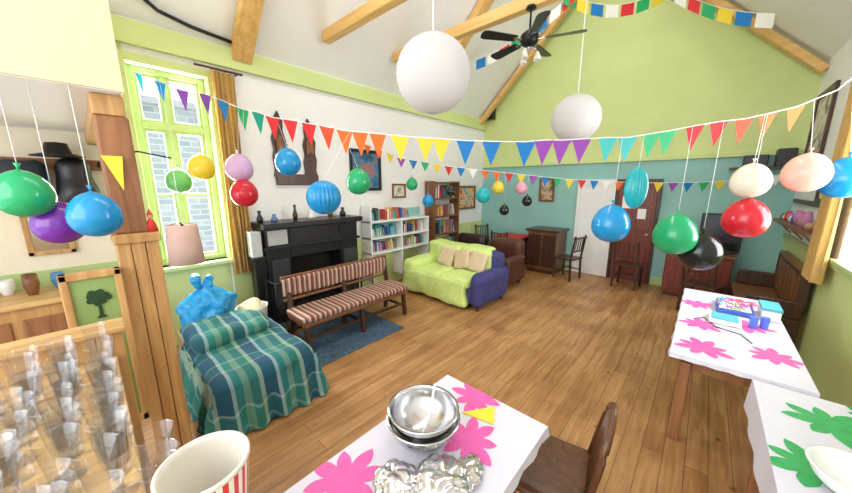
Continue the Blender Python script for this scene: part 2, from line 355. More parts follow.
# ---------------------------------------------------------------- left furniture
o=B('settee')
o.blob((-3.7,.42,.12),(-2.52,1.28,.47),.1,plaidm,.03,4,14)
for x in (-3.6,-2.62):
    for y in (.5,1.2): o.cyl((x,y,0),(x,y,.16),.025,.03,dark)
vs=[];fs=[];n=120
pp=[(-3.66,1.28),(-2.49,1.28),(-2.49,.40),(-3.66,.40)]
def along(t):
    segs=[(Vector(pp[i]),Vector(pp[i+1])) for i in range(3)]; Ls=[(b-a).length for a,b in segs]; d=t*sum(Ls)
    for (a,b),l in zip(segs,Ls):
        if d<=l: return a+(b-a)*d/l,(b-a).normalized()
        d-=l
    return segs[-1][1],(segs[-1][1]-segs[-1][0]).normalized()
for j in range(9):
    f=j/8
    for i in range(n+1):
        p,d=along(i/n); nrm=Vector((-d.y,d.x)); w=.03*f*math.sin(i*.9)+.045*f+.02*noise.noise(Vector((i*.3,f*3,0)))-.03*(1-f)
        zz=.42+(.03+.05*noise.noise(Vector((i*.05,0,5)))-.42)*f
        q=p+nrm*w; vs.append((q.x,q.y,max(.01,zz)))
for j in range(8):
    for i in range(n): a=j*(n+1)+i; fs.append([a,a+1,a+n+2,a+n+1])
o.add(vs,fs,plaidm,True)
o.blob((-3.75,.46,.42),(-3.2,1.15,.60),.09,plaidm,.05,5,12)
o.fin()
o=B('laundry_basket'); o.lathe([(.15,0),(.175,.48),(.185,.5),(.17,.48),(.145,.02),(.001,.02)],(-3.98,1.2,0),mat('basket_white',(.8,.8,.75),.5),32,ribs=24,depth=.04)
o.blob((-4.1,1.08,.35),(-3.86,1.32,.58),.1,mat('cream_cloth',(.8,.75,.5),.9),.06,6); o.fin()
o=B('wooden_crate')
for z in (.02,.14,.26):
    o.box((-4.18,.5,z),(-4.16,1.0,z+.1),pine,.003); o.box((-3.82,.5,z),(-3.80,1.0,z+.1),pine,.003); o.box((-4.18,.48,z),(-3.80,.5,z+.1),pine,.003); o.box((-4.18,1.0,z),(-3.80,1.02,z+.1),pine,.003)
for x in (-4.17,-3.82):
    for y in (.49,1.0): o.box((x-.01,y-.01,0),(x+.02,y+.02,.37),pine,.003)
o.box((-4.17,.49,.35),(-3.81,1.01,.37),pine,.003); o.fin()
o=B('plastic_bag'); 
bm=bmesh.new(); bmesh.ops.create_icosphere(bm,subdivisions=5,radius=1)
for v in bm.verts:
    nn=v.co.normalized(); k=1+.35*noise.noise(nn*1.8+Vector((4,0,0)))+.12*abs(noise.noise(nn*6+Vector((0,3,0))))
    z=nn.z*k; neck=1 if z<.35 else max(.22,1-(z-.35)*1.3)
    v.co=Vector((-3.98+nn.x*k*.19*neck,.76+nn.y*k*.25*neck,max(.372,.62+z*.28)))
o.addbm(bm,bagm,None,True); o.blob((-4.03,.66,.86),(-3.95,.72,1.0),.03,bagm,.05,12,6); o.blob((-4.0,.78,.86),(-3.92,.84,.97),.03,bagm,.05,12,6); o.fin()

# fireplace
o=B('fireplace'); x0=XL+.001; xf=-4.25
o.box((x0,1.53,0),(xf,1.85,1.38),black,.01); o.box((x0,2.65,0),(xf,2.98,1.38),black,.01); o.box((x0,1.85,.95),(xf,2.65,1.38),black,.01)
o.box((x0,1.49,1.38),(xf+.08,3.05,1.46),black,.015); o.box((x0,1.51,1.10),(xf+.05,3.0,1.14),black,.01)
o.box((x0,1.85,0),(x0+.06,2.65,.95),mat('soot',(.02,.015,.012),.95)); o.box((xf-.3,1.89,.0),(xf-.06,2.61,.25),iron,.02)
o.box((-4.45,1.38,0),(xf-.02,1.53,.98),black,.01); o.box((-4.47,1.36,.98),(xf,1.53,1.02),black,.006); o.box((-4.44,1.37,1.02),(xf-.04,1.5,1.36),mat('tile_light',(.62,.64,.64),.25),.008)
o.box((xf+.001,1.56,1.16),(xf+.012,1.82,1.36),mat('tile_grey',(.5,.52,.52),.25)); o.box((xf+.001,1.58,.15),(xf+.02,1.82,.95),mat('charcoal',(.04,.045,.05),.3),.01)
o.box((xf+.001,2.69,.15),(xf+.02,2.94,.95),mat('charcoal',(.04,.045,.05),.3),.01)
for i in range(5): o.cyl((xf-.3,1.95+i*.14,.28),(xf-.08,2.0+i*.13,.34),.04,.035,oldw)
o.box((xf,1.53,0),(xf+.28,2.98,.04),mat('slate',(.1,.11,.12),.4),.005)
o.fin()
o=B('mantel_ornaments')
for y,h,r,mt in [(1.56,.16,.035,black),(1.75,.1,.04,mat('orn_blue',(.1,.2,.45),.3)),(2.05,.22,.03,dark),(2.3,.12,.05,wgl),(2.62,.2,.035,mid),(2.85,.14,.045,black)]:
    o.lathe([(.001,0),(r,0),(r*1.2,h*.3),(r*.5,h*.7),(r*.7,h),(.001,h)],(XL+.2,y,1.46),mt)
o.fin()
o=B('fire_guard'); xg=-3.9
for z in (.05,.72): o.tube([(-4.22,1.47,z),(xg,1.47,z),(xg,3.0,z),(-4.22,3.0,z)],.014,iron,6)
for i in range(45):
    y=1.47+i*1.53/44; o.tube([(xg,y,.05),(xg,y,.72)],.004 if i%11 else .01,iron,4)
for i in range(1,10): o.tube([(xg,1.47,.05+i*.067),(xg,3.0,.05+i*.067)],.003,iron,4)
for x,y in ((-4.22,1.47),(xg,1.47),(xg,3.0),(-4.22,3.0)): o.tube([(x,y,0.0),(x,y,.72)],.012,iron,6)
o.fin()
o=B('rug'); o.blob((-3.86,1.42,0),(-2.9,2.75,.014),.006,ruglm,0,3,12)
for i in range(40): o.tube([(-3.85+i*.0238,1.43,.006),(-3.85+i*.0238,1.38,.003)],.003,wgl,4)
o.fin()
strp=stripes('stripe_fabric',[(.28,.06,.045),(.52,.40,.30),(.10,.05,.07),(.38,.15,.08),(.56,.47,.38),(.14,.055,.05)],1,.13)
o=B('bench'); 
o.box((-3.62,1.47,.36),(-3.17,3.1,.41),mid,.01)
o.blob((-3.62,1.45,.41),(-3.15,3.12,.49),.035,strp,.005,5,14)
for y in (1.52,2.28,3.05):
    o.bar((-3.2,y,0.016),(-3.24,y,.38),.05,.05,dark,.006); o.bar((-3.66,y,0.016),(-3.6,y,.45),.05,.05,dark,.006); o.bar((-3.6,y,.4),(-3.68,y,.86),.05,.05,dark,.006)
    o.bar((-3.23,y,.16),(-3.63,y,.16),.03,.03,dark)
o.bar((-3.22,1.5,.2),(-3.22,3.05,.2),.03,.03,dark)
o.bar((-3.685,1.45,.84),(-3.685,3.1,.84),.05,.06,mid,.01); o.bar((-3.64,1.45,.58),(-3.64,3.08,.58),.04,.03,mid,.01)
o.blob((-3.68,1.45,.62),(-3.62,3.08,.85),.03,strp,.004,5,14); o.fin()

# wall carvings, picture
o=B('wall_carving')
def silh(y0,w,z0,z1,flip):
    s=1 if flip else -1; c=y0
    pts=[(-.5,0),(-.42,.12),(-.5,.3),(-.4,.42),(-.48,.6),(-.3,.74),(-.35,.86),(-.05,1),(.1,.9),(.22,.86),(.18,.7),(.34,.55),(.25,.4),(.36,.25),(.3,.1),(.36,0)]
    o.prism([(XL+.002,c+s*a*w,z0+b*(z1-z0)) for a,b in pts],(.04,0,0),dark)
silh(2.0,.24,2.08,2.98,True); silh(2.42,.24,2.08,2.94,False)
o.box((XL+.002,1.9,1.96),(XL+.045,2.55,2.12),dark,.01); o.blob((XL+.04,1.93,2.4),(XL+.08,2.05,2.65),.02,mid,.01,9); o.blob((XL+.04,2.37,2.4),(XL+.08,2.49,2.62),.02,mid,.01,9); o.fin()
def picture(name,face,pos,w,h,fm,im,t=.05,mount=None):
    o=B(name); u,z=pos
    def bx(a0,a1,z0,z1,d0,d1,mt,bev=0):
        if face=='L': o.box((XL+d0,a0,z0),(XL+d1,a1,z1),mt,bev)
        elif face=='R': o.box((XR-d1,a0,z0),(XR-d0,a1,z1),mt,bev)
        else: o.box((a0,YB-d1,z0),(a1,YB-d0,z1),mt,bev)
    if mount: 
        bx(u-w/2,u+w/2,z-h/2,z+h/2,.002,.012,mount); bx(u-w*.34,u+w*.34,z-h*.34,z+h*.34,.012,.016,im)
    else: bx(u-w/2,u+w/2,z-h/2,z+h/2,.002,.012,im)
    bx(u-w/2-t,u-w/2,z-h/2-t,z+h/2+t,.002,.035,fm,.006); bx(u+w/2,u+w/2+t,z-h/2-t,z+h/2+t,.002,.035,fm,.006)
    bx(u-w/2,u+w/2,z+h/2,z+h/2+t,.002,.035,fm,.006); bx(u-w/2,u+w/2,z-h/2-t,z-h/2,.002,.035,fm,.006); return o.fin()
def artmat(name,c1,c2,c3,sc_=4):
    m,nt,b=nodes(name); n=nt.nodes.new('ShaderNodeTexNoise'); n.inputs['Scale'].default_value=sc_; tc=nt.nodes.new('ShaderNodeTexCoord')
    r=nt.nodes.new('ShaderNodeValToRGB'); r.color_ramp.elements.new(.5); 
    for i,(p,c) in enumerate(zip((.35,.5,.62),(c1,c2,c3))): r.color_ramp.elements[i].position=p; r.color_ramp.elements[i].color=(*c,1)
    nt.links.new(tc.outputs['Object'],n.inputs['Vector']); nt.links.new(n.outputs['Fac'],r.inputs['Fac']); nt.links.new(r.outputs['Color'],b.inputs['Base Color']); return m
picture('framed_picture','L',(3.5,2.22),.58,.62,black,artmat('art1',(.02,.06,.12),(.06,.2,.35),(.4,.15,.12)),.05)
picture('framed_picture','L',(6.6,1.65),.85,.5,mid,artmat('art2',(.6,.1,.1),(.8,.6,.2),(.1,.3,.5),8),.05)
picture('framed_picture','L',(4.3,1.85),.3,.22,mid,artmat('art4',(.6,.5,.3),(.8,.8,.7),(.3,.3,.3),8),.03)
picture('framed_picture','K',(-2.86,1.85),.28,.46,mid,artmat('art3',(.1,.08,.05),(.6,.5,.3),(.3,.15,.1)),.04)
picture('framed_picture','R',(6.75,2.75),.8,.75,dark,artmat('art5',(.5,.4,.3),(.8,.75,.7),(.2,.15,.1)),.07)
picture('framed_picture','R',(5.75,1.95),.4,.3,dark,artmat('art6',(.5,.4,.3),(.8,.75,.7),(.2,.15,.1)),.04)

bkc=[mat('book%d'%i,c,.7) for i,c in enumerate([(.6,.06,.05),(.05,.15,.4),(.75,.7,.6),(.05,.3,.15),(.8,.5,.1),(.1,.1,.1),(.85,.85,.85),(.5,.2,.4),(.1,.45,.55),(.45,.28,.15)])]
def books(o,x0,y0,y1,z,hmax,depth=.2):
    y=y0
    while y<y1-.05:
        w=random.uniform(.018,.05); h=hmax*random.uniform(.6,.97)
        if random.random()<.1: y+=random.uniform(.03,.1); continue
        a=random.choice([0,0,0,.18]); M=Matrix.Translation((0,y,z))@Matrix.Rotation(a,4,'X')@Matrix.Translation((0,-y,-z))
        o.box((x0+.02,y,z),(x0+depth*random.uniform(.75,.95),y+w,z+h*(.93 if a else 1)),random.choice(bkc),0,M); y+=w+.002+(.03 if a else 0)
o=B('bookshelf')
for z in (.74,1.02,1.32): o.box((XL+.016,3.35,z-.03),(XL+.3,4.9,z),wgl,.004)
for y in (3.35,4.1,4.87): o.box((XL+.016,y,.2),(XL+.29,y+.03,1.6 if y<4 else 1.32),wgl,.004)
o.box((XL+.016,3.38,.71),(XL+.02,4.9,1.5),teal)
books(o,XL,3.4,4.08,.741,.22); books(o,XL,4.14,4.84,.741,.22); books(o,XL,3.4,4.08,1.021,.24); books(o,XL,4.14,4.84,1.021,.24); books(o,XL,3.4,4.5,1.321,.24); o.fin()
o=B('bookcase'); 
for z in (.05,.45,.85,1.25,1.65,2.0): o.box((XL+.016,5.1,z),(XL+.3,5.95,z+.03),mid,.004)
for y in (5.07,5.95): o.box((XL+.016,y,0),(XL+.3,y+.03,2.05),mid,.004)
for z in (.08,.48,.88,1.28,1.68): books(o,XL+.01,5.12,5.94,z+.001,.3,.22)
o.fin()

# sofa
def sofa(name,cx,y0,w,mt,throw=None,armmt=None,arm2=None):
    o=B(name); x0,x1=cx-w/2,cx+w/2; am=armmt or mt
    o.blob((x0+.1,y0+.06,.08),(x1-.1,y0+.95,.36),.05,mt,0,3,6)
    o.blob((x0+.1,y0+.72,.1),(x1-.1,y0+1.0,.84),.1,mt,.01,3,8)
    o.blob((x0,y0+.02,.06),(x0+.24,y0+.98,.6),.11,arm2 or am,.015,4,8); o.blob((x1-.24,y0+.02,.06),(x1,y0+.98,.6),.11,am,.015,4,8)
    nn=2
    for i in range(nn):
        a=x0+.24+i*(w-.48)/nn; b=a+(w-.48)/nn
        o.blob((a+.005,y0,.34),(b-.005,y0+.75,.5),.06,throw or mt,.012,5,8); o.blob((a+.005,y0+.62,.46),(b-.005,y0+.82,.86),.08,throw or mt,.012,5,8)
    for dx in (.12,w-.12):
        for dy in (.12,.88): o.cyl((x0+dx,y0+dy,0),(x0+dx,y0+dy,.1),.025,.03,dark)
    if throw:
        o.blob((x0+.02,y0+.66,.55),(x1-.3,y0+1.03,.885),.07,throw,.04,3,14)
        o.blob((x0-.02,y0-.03,.05),(x1-.28,y0+.1,.46),.045,throw,.05,3.5,16)
        o.blob((x0-.03,y0-.02,.3),(x0+.27,y0+.9,.64),.11,throw,.03,4,10)
    return o
o=sofa('sofa',-3.2,3.82,1.68,navy,limethrow,navy); 
for x,r in ((-3.45,.2),(-3.1,-.2),(-2.78,.15)):
    M=Matrix.Translation((x,4.39,.66))@Matrix.Rotation(r,4,'Y')@Matrix.Rotation(-.35,4,'X'); o.blob((-.17,-.06,-.17),(.17,.06,.17),.055,beige,.01,6,8,M)
o.fin()
def armchair(name,x,y,rz,mt):
    o=B(name); M=Matrix.Translation((x,y,0))@Matrix.Rotation(rz,4,'Z')
    o.blob((-.28,-.35,.12),(.28,.3,.44),.06,mt,.01,4,6,M); o.blob((-.36,.18,.12),(.36,.42,.9),.09,mt,.01,4,8,M)
    for s in (-1,1): o.blob((s*.33-.09,-.38,.1),(s*.33+.09,.35,.62),.08,mt,.01,4,8,M)
    for a in (-.3,.3):
        for b in (-.3,.3): o.cyl(M@Vector((a,b,0)),M@Vector((a,b,.14)),.02,.03,dark)
    o.fin()
armchair('armchair',-3.8,5.45,0,leather); armchair('armchair',-2.95,5.45,0,mat('brown_leather',(.09,.03,.02),.45))
def chair(name,x,y,rz,mt,seatm=None):
    o=B(name); M=Matrix.Translation((x,y,0))@Matrix.Rotation(rz,4,'Z')
    T=lambda a,b,c: M@Vector((a,b,c))
    for a in (-.19,.19):
        o.bar(T(a,-.18,0),T(a*.95,-.17,.44),.035,.035,mt,.004); o.bar(T(a,.2,0),T(a,.18,.45),.035,.035,mt,.004); o.bar(T(a,.18,.44),T(a,.25,.95),.035,.03,mt,.004)
        o.bar(T(a,-.18,.2),T(a,.19,.2),.02,.02,mt)
    o.box((-.22,-.22,.43),(.22,.21,.465),seatm or mt,.01,M)
    o.bar(T(-.2,.245,.9),T(.2,.245,.9),.09,.02,mt,.005); o.bar(T(-.2,.21,.62),T(.2,.21,.62),.04,.02,mt,.005)
    for i in range(4): a=-.12+i*.08; o.bar(T(a,.21,.62),T(a,.243,.88),.02,.012,mt)
    o.bar(T(-.19,0,.25),T(.19,0,.25),.02,.02,mt); o.fin()
chair('dining_chair',-.98,6.95,math.pi-.1,dark)
chair('dining_chair',-3.35,6.38,math.pi,dark); chair('dining_chair',-2.05,6.75,-1.8,dark); chair('dining_chair',-4.15,6.95,1.2,dark)
def ptable(name,x0,y0,x1,y1,h,mt,top=None):
    o=B(name); o.box((x0,y0,h-.04),(x1,y1,h),top or mt,.008)
    o.box((x0+.05,y0+.05,h-.13),(x1-.05,y1-.05,h-.04),mt)
    for x in (x0+.07,x1-.07):
        for y in (y0+.07,y1-.07): o.bar((x,y,0),(x,y,h-.1),.06,.06,mt,.006)
    return o
o=ptable('side_table',-3.75,6.7,-3.1,7.3,.74,redw); o.box((-3.77,6.68,.741),(-3.08,7.32,.75),mat('red_cloth',(.6,.04,.04),.8)); o.fin()
o=B('sideboard'); o.box((-2.95,6.75,.08),(-2.3,7.38,.95),mid,.01); o.box((-3.0,6.7,.95),(-2.25,7.4,.99),dark,.01); o.box((-2.93,6.77,0),(-2.32,7.36,.08),dark)
for i in range(2): 
    o.box((-2.93+i*.315,6.735,.15),(-2.635+i*.315,6.75,.88),dark,.006); o.cyl((-2.67+i*.1,6.735,.5),(-2.67+i*.1,6.715,.5),.012,.012,steel)
o.fin()
o=B('door_1'); o.box((-2.08,YB-.03,0),(-1.47,YB-.002,1.98),wgl)
for z0,z1 in ((.15,.85),(1.0,1.85)): o.box((-1.98,YB-.04,z0),(-1.57,YB-.03,z1),white,.01)
for lo,hi in [((-2.16,YB-.06,0),(-2.08,YB-.001,2.08)),((-1.47,YB-.06,0),(-1.42,YB-.001,2.08)),((-2.08,YB-.06,1.98),(-1.47,YB-.001,2.08))]: o.box(lo,hi,wgl,.008)
o.cyl((-1.53,YB-.03,1.0),(-1.53,YB-.09,1.0),.02,.025,steel); o.fin()
o=B('door_2'); o.box((-1.36,YB-.035,0),(-.72,YB-.002,2.0),redw)
for a,b in ((-1.31,-1.07),(-1.01,-.77)):
    for z0,z1 in ((.15,.9),(1.05,1.5),(1.58,1.9)): o.box((a,YB-.05,z0),(b,YB-.035,z1),redw,.012)
for lo,hi in [((-1.42,YB-.07,0),(-1.36,YB-.001,2.08)),((-.72,YB-.07,0),(-.66,YB-.001,2.08)),((-1.36,YB-.07,2.0),(-.72,YB-.001,2.08))]: o.box(lo,hi,dark,.008)
o.cyl((-.8,YB-.035,1.0),(-.8,YB-.1,1.0),.02,.025,steel); o.box((-1.0,YB-.056,1.3),(-.86,YB-.05,1.5),wgl); o.box((-1.28,YB-.056,1.5),(-1.12,YB-.05,1.75),wgl); o.fin()
o=B('cabinet'); o.box((-.42,6.85,.06),(.45,7.41,.78),redw,.012); o.box((-.45,6.82,.78),(.48,7.41,.82),mid,.01); o.box((-.38,6.88,0),(.41,7.38,.06),dark)
for i in range(2):
    a=-.4+i*.43; o.box((a,6.835,.12),(a+.4,6.85,.74),redw,.008); o.cyl((a+(.35 if i==0 else .05),6.835,.45),(a+(.35 if i==0 else .05),6.81,.45),.014,.014,steel)
o.fin()
o=B('television'); o.box((-.03,7.0,.86),(.5,7.05,1.5),black,.012); o.box((0,6.992,.9),(.47,7.0,1.47),mat('screen',(.01,.01,.012),.1),0); o.box((.15,6.98,.82),(.35,7.12,.835),black,.004); o.box((.22,7.02,.83),(.28,7.06,.9),black); o.fin()
o=B('corner_shelf'); o.box((.2,7.12,2.2),(.95,7.4,2.24),dark,.005); o.box((.35,7.14,2.24),(.62,7.38,2.42),black,.01); o.box((.7,7.15,2.24),(.9,7.38,2.5),black,.01)
o.bar((.3,7.42,2.0),(.3,7.15,2.2),.03,.03,dark); o.bar((.85,7.42,2.0),(.85,7.15,2.2),.03,.03,dark); o.fin()
o=B('wall_speaker'); o.box((-4.55,7.3,3.62),(-4.32,7.44,3.92),black,.01); o.lathe([(.001,0),(.05,0),(.07,.01),(.075,.012)],(-4.44,7.295,3.73),mat('cone',(.05,.05,.05),.5),16,Matrix.Rotation(math.pi/2,4,'X')); o.fin()
o=B('wall_shelf'); o.box((XR-.2,5.4,1.42),(XR-.001,7.2,1.46),mid,.005); o.box((XR-.04,5.4,1.7),(XR-.001,7.2,1.76),dark,.004)
for i in range(11):
    y=5.5+i*.16; h=random.uniform(.07,.2); o.lathe([(.001,0),(.035,0),(.045,h*.5),(.025,h),(.001,h)],(XR-.1,y,1.46),random.choice(bkc),12)
for y in (5.5,6.3,7.1): o.bar((XR-.001,y,1.25),(XR-.15,y,1.42),.02,.02,mid)
o.fin()
o=B('church_pew'); y0,y1=5.2,6.7
o.box((.45,y0,.42),(.9,y1,.46),mid,.008)
o.box((.9,y0,.42),(.94,y1,1.0),dark,.008); o.box((.88,y0-.02,.98),(.965,y1+.02,1.03),mid,.01)
for y in (y0,y1): o.box((.43,y-.025,0),(.95,y+.025,.46),dark,.01); o.box((.5,y-.03,.46),(.95,y+.03,.68),dark,.02); o.box((.88,y-.025,.6),(.96,y+.025,1.0),dark,.01)
for i in range(6): yy=y0+.08+i*.24; o.box((.888,yy,.5),(.9,yy+.17,.94),mid,.006)
o.fin()
chair('dining_chair',.12,6.25,2.8,dark); 

# ---------------------------------------------------------------- tables
def flower(o,cx,cy,z,R,mt,seed,pet=8,clip=None):
    rnd=random.Random(seed); vs=[]; ph=rnd.random()*6
    N=pet*8
    for i in range(N):
        t=2*math.pi*i/N; k=(i%8)/8; tri=1-abs(2*k-1)
        r=R*(.5+.5*tri**.75)*(1+.12*math.sin(t*3+ph)); 
        x=cx+r*math.cos(t+ph); y=cy+r*math.sin(t+ph)
        if clip: x=max(clip[0],min(clip[1],x)); y=max(clip[2],min(clip[3],y))
        vs.append((x,y,z))
    vs.append((cx,cy,z)); o.add(vs,[[i,(i+1)%N,N] for i in range(N)],mt)
def craft_table(name,x0,x1,y0,y1,fl,mt,drop=.05,li=.12):
    o=B(name)
    o.box((x0+.02,y0+.02,.70),(x1-.02,y1-.02,.742),oldw,.006)
    o.box((x0+.07,y0+li,.6),(x1-.07,y1-li,.70),oldw)
    for x in (x0+.1,x1-.1):
        for y in (y0+li,y1-li): o.bar((x,y,0),(x,y,.66),.07,.07,oldw,.008)
    o.box((x0,y0,.742),(x1,y1,.75),wclo,.002)
    for a,b in (((x0,y0),(x0,y1)),((x1,y0),(x1,y1)),((x0,y0),(x1,y0)),((x0,y1),(x1,y1))):
        n=30; vs=[];
        ex=-1 if a[0]==b[0]==x0 else (1 if a[0]==b[0] else 0); ey=0 if ex else (-1 if a[1]==y0 else 1)
        for i in range(n+1):
            t=i/n; px=a[0]+(b[0]-a[0])*t; py=a[1]+(b[1]-a[1])*t; w=.006*math.sin(i*1.3)
            vs+=[(px+ex*.001,py+ey*.001,.748),(px+ex*(.006+w),py+ey*(.006+w),.748-drop)]
        o.add(vs,[[2*i,2*i+1,2*i+3,2*i+2] for i in range(n)],wclo,True)
    for i,(cx,cy,R) in enumerate(fl): flower(o,cx,cy,.7515+.0002*i,R,mt,i+len(fl),8,(x0,x1,y0,y1))
    return o
o=craft_table('craft_table',-1.1,-.45,.24,1.42,[(-.96,.56,.17),(-.84,1.36,.15),(-.70,1.08,.15),(-.58,.6,.14)],pink,.05,.42); 
o.fin()
o=craft_table('craft_table',-.06,.64,2.74,4.68,[(.12,2.98,.17),(.5,3.15,.15),(.1,3.5,.15),(.4,3.72,.17),(.06,4.1,.14),(.4,4.45,.15)],pink,.03); o.fin()
o=craft_table('craft_table',.36,.97,.7,2.68,[(.62,2.4,.17),(.5,1.95,.17),(.85,2.05,.15),(.6,1.5,.18),(.8,2.6,.1)],grn,.2); o.fin()

o=B('mixing_bowl')
def bowl(c,R,h,mt,t=.003,n=64):
    K=18
    pr=[(.001,0)]+[(R*math.sin(a*math.pi/2/K),h*(1-math.cos(a*math.pi/2/K))) for a in range(1,K+1)]
    pr+= [(R+.010,h+.001),(R+.011,h+.004),(R-t,h+.003)]+[((R-t)*math.sin(a*math.pi/2/K),t+(h-t)*(1-math.cos(a*math.pi/2/K))) for a in range(K-1,0,-1)]+[(.001,t)]
    o.lathe(pr,c,mt,n)
bowl((-.86,.93,.753),.162,.13,steel); bowl((-.86,.93,.79),.155,.14,steel)
o.tube([(-.80,.83,.83),(-.84,.95,.89),(-.90,1.06,.965)],.006,wgl)
o.fin()
o=B('mixing_bowl'); bowl((.58,1.86,.7525),.13,.1,wgl); o.fin()
o=B('paper_flag'); o.prism([(-.83,1.2,.7535),(-.66,1.24,.7535),(-.72,1.36,.7535)],(0,0,.002),yellowc); o.fin()
o=B('foil_parcel')
def crumple(lo,hi,seed,amp=.03):
    bm=bmesh.new(); bmesh.ops.create_icosphere(bm,subdivisions=5,radius=1); c=[(a+b)/2 for a,b in zip(lo,hi)]; d=[(b-a)/2 for a,b in zip(lo,hi)]
    for v in bm.verts:
        n=v.co.normalized(); k=1+.4*(abs(noise.noise(n*2.2+Vector((seed,0,0))))-.2)+.12*abs(noise.noise(n*5+Vector((0,seed,0))))
        v.co=Vector((c[i]+n[i]*d[i]*k for i in range(3)))
        v.co.z=max(lo[2],v.co.z)
    o.addbm(bm,foil,None,True)
crumple((-.86,.60,.753),(-.68,.77,.82),1); crumple((-.75,.66,.753),(-.53,.9,.84),5); crumple((-.66,.78,.753),(-.54,1.0,.79),9); o.fin()

# windsor chair in the foreground
cw=wood('chair_wood',(.07,.025,.01),(.15,.06,.025),.3,'Z')
o=B('windsor_chair'); M=Matrix.Translation((-.44,1.50,0))@Matrix.Rotation(math.radians(-80),4,'Z')
T=lambda a,b,c: M@Vector((a,b,c))
o.blob((-.22,-.21,.42),(.22,.21,.465),.022,cw,0,3,10,M)
for a,b in ((-.17,-.15),(.17,-.15),(-.15,.16),(.15,.16)):
    o.cyl(T(a,b,.42),T(a*1.12,b*1.12,.25),.016,.021,cw); o.cyl(T(a*1.12,b*1.12,.25),T(a*1.25,b*1.25,0),.021,.013,cw)
for s in (-1,1): o.cyl(T(s*.19,-.18,.2),T(s*.18,.19,.2),.012,.012,cw)
o.cyl(T(-.185,0,.2),T(.185,0,.2),.012,.012,cw)
hoop=[]
for i in range(25):
    t=math.pi*i/24; a=-.2*math.cos(t); zz=.46+.44*math.sin(t)**.55; hoop.append(T(a,.17+.08*(zz-.46)/.46,zz))
o.tube(hoop,.015,cw,8)
for i in range(7):
    a=-.14+i*.0467; top=.46+.44*(1-(a/.2)**2)**.275; o.tube([T(a*.85,.17,.46),T(a,.17+.08*(top-.46)/.46,top)],.007,cw,6)
o.prism([T(-.035,.185,.55),T(.035,.185,.55),T(.05,.22,.72),T(.03,.245,.86),T(-.03,.245,.86),T(-.05,.22,.72)],M.to_3x3()@Vector((0,.012,0)),cw); o.fin()

o=B('craft_supplies')
o.box((.2,3.95,.754),(.46,4.3,.80),mat('tray_blue',(.05,.12,.5),.4),.01); o.box((.22,3.97,.80),(.44,4.28,.802),white)
cm=[mat('pen%d'%i,c,.4) for i,c in enumerate([(.8,.1,.1),(.1,.2,.8),(.1,.6,.2),(.9,.6,.1),(.5,.1,.6)])]
for i in range(30):
    x,y,a=random.uniform(.2,.42),random.uniform(3.95,4.24),random.uniform(0,3); o.cyl((x,y,.812),(x+.07*math.cos(a),y+.07*math.sin(a),.82),.006,.005,random.choice(cm),8)
o.box((.15,3.6,.754),(.36,3.82,.79),wgl,.005); o.box((.17,3.62,.79),(.34,3.8,.80),bkc[8])
for k in range(2): 
    x=.43+k*.07; o.cyl((x,3.7+.05*k,.754),(x,3.7+.05*k,.85),.026,.028,cm[1])
o.tube([(.05,3.6,.756),(.12,3.7,.756),(.2,3.5,.757),(.35,3.45,.757),(.4,3.3,.757)],.004,black,6)
o.fin()
o=B('storage_box'); o.box((.5,3.98,.754),(.62,4.25,.86),wgl,.006); o.box((.495,3.975,.845),(.625,4.255,.87),bkc[8],.004); o.fin()

# ---------------------------------------------------------------- counter with cups
o=B('serving_counter'); zc=1.1
o.box((-2.14,-.75,zc-.05),(-1.02,-.0,zc),piney,.008); o.box((-1.02,-.75,zc-.05),(-.84,.09,zc),piney,.008); o.box((-.84,-.75,zc-.05),(-.45,.19,zc),piney,.008)
o.box((-2.10,-.7,0),(-.5,-.08,zc-.05),pine,0)
for i in range(9): o.box((-2.25,-.86+i*.1,.0),(-2.15,-.765+i*.1,1.22),pine,.004)
o.box((-2.28,-.9,1.22),(-2.12,.05,1.25),piney,.006); o.fin()
o=B('plastic_cups')
def cup(x,y,z,r0,r1,h):
    o.lathe([(.001,.003),(r0,.003),(r0*1.05,h*.3),(r1,h),(r1+.003,h+.001),(r1+.003,h-.002)],(x,y,z),plast,20)
def flute(x,y,z,s=1):
    o.lathe([(.001,.0),(.028*s,.0),(.028*s,.003),(.006*s,.010),(.005*s,.04*s),(.012*s,.055*s),(.022*s,.09*s),(.031*s,.19*s),(.033*s,.191*s),(.033*s,.188*s)],(x,y,z),plast,18)
rnd=random.Random(3)
for i in range(12):
    for j in range(4):
        x=-.92-i*.095+rnd.uniform(-.012,.012); y=(.03 if i<2 else -.05)-j*.1+rnd.uniform(-.01,.01)
        if x<-2.06: continue
        if (i+j)%3==0:
            for k in range(rnd.randint(2,3)): cup(x,y,zc+.001+k*.035,.026,.042,.13)
        elif (i+j)%3==1: cup(x,y,zc+.001,.026,.043,.2)
        else: flute(x,y,zc+.001,1.25)
o.fin()
def wall_stripe(c):
    m,nt,b=nodes('bucket_stripes'); N=nt.nodes; Lk=nt.links
    tc=N.new('ShaderNodeTexCoord'); mp=N.new('ShaderNodeMapping'); mp.inputs['Location'].default_value=(-c[0],-c[1],0); Lk.new(tc.outputs['Object'],mp.inputs[0])
    g=N.new('ShaderNodeTexGradient'); g.gradient_type='RADIAL'; Lk.new(mp.outputs[0],g.inputs[0])
    ml=N.new('ShaderNodeMath'); ml.operation='MULTIPLY'; ml.inputs[1].default_value=22; Lk.new(g.outputs['Fac'],ml.inputs[0])
    f=N.new('ShaderNodeMath'); f.operation='FRACT'; Lk.new(ml.outputs[0],f.inputs[0])
    r=N.new('ShaderNodeValToRGB'); r.color_ramp.interpolation='CONSTANT'; r.color_ramp.elements[0].color=(.9,.88,.85,1); r.color_ramp.elements[1].position=.5; r.color_ramp.elements[1].color=(.75,.04,.05,1)
    Lk.new(f.outputs[0],r.inputs['Fac']); Lk.new(r.outputs['Color'],b.inputs['Base Color']); return m
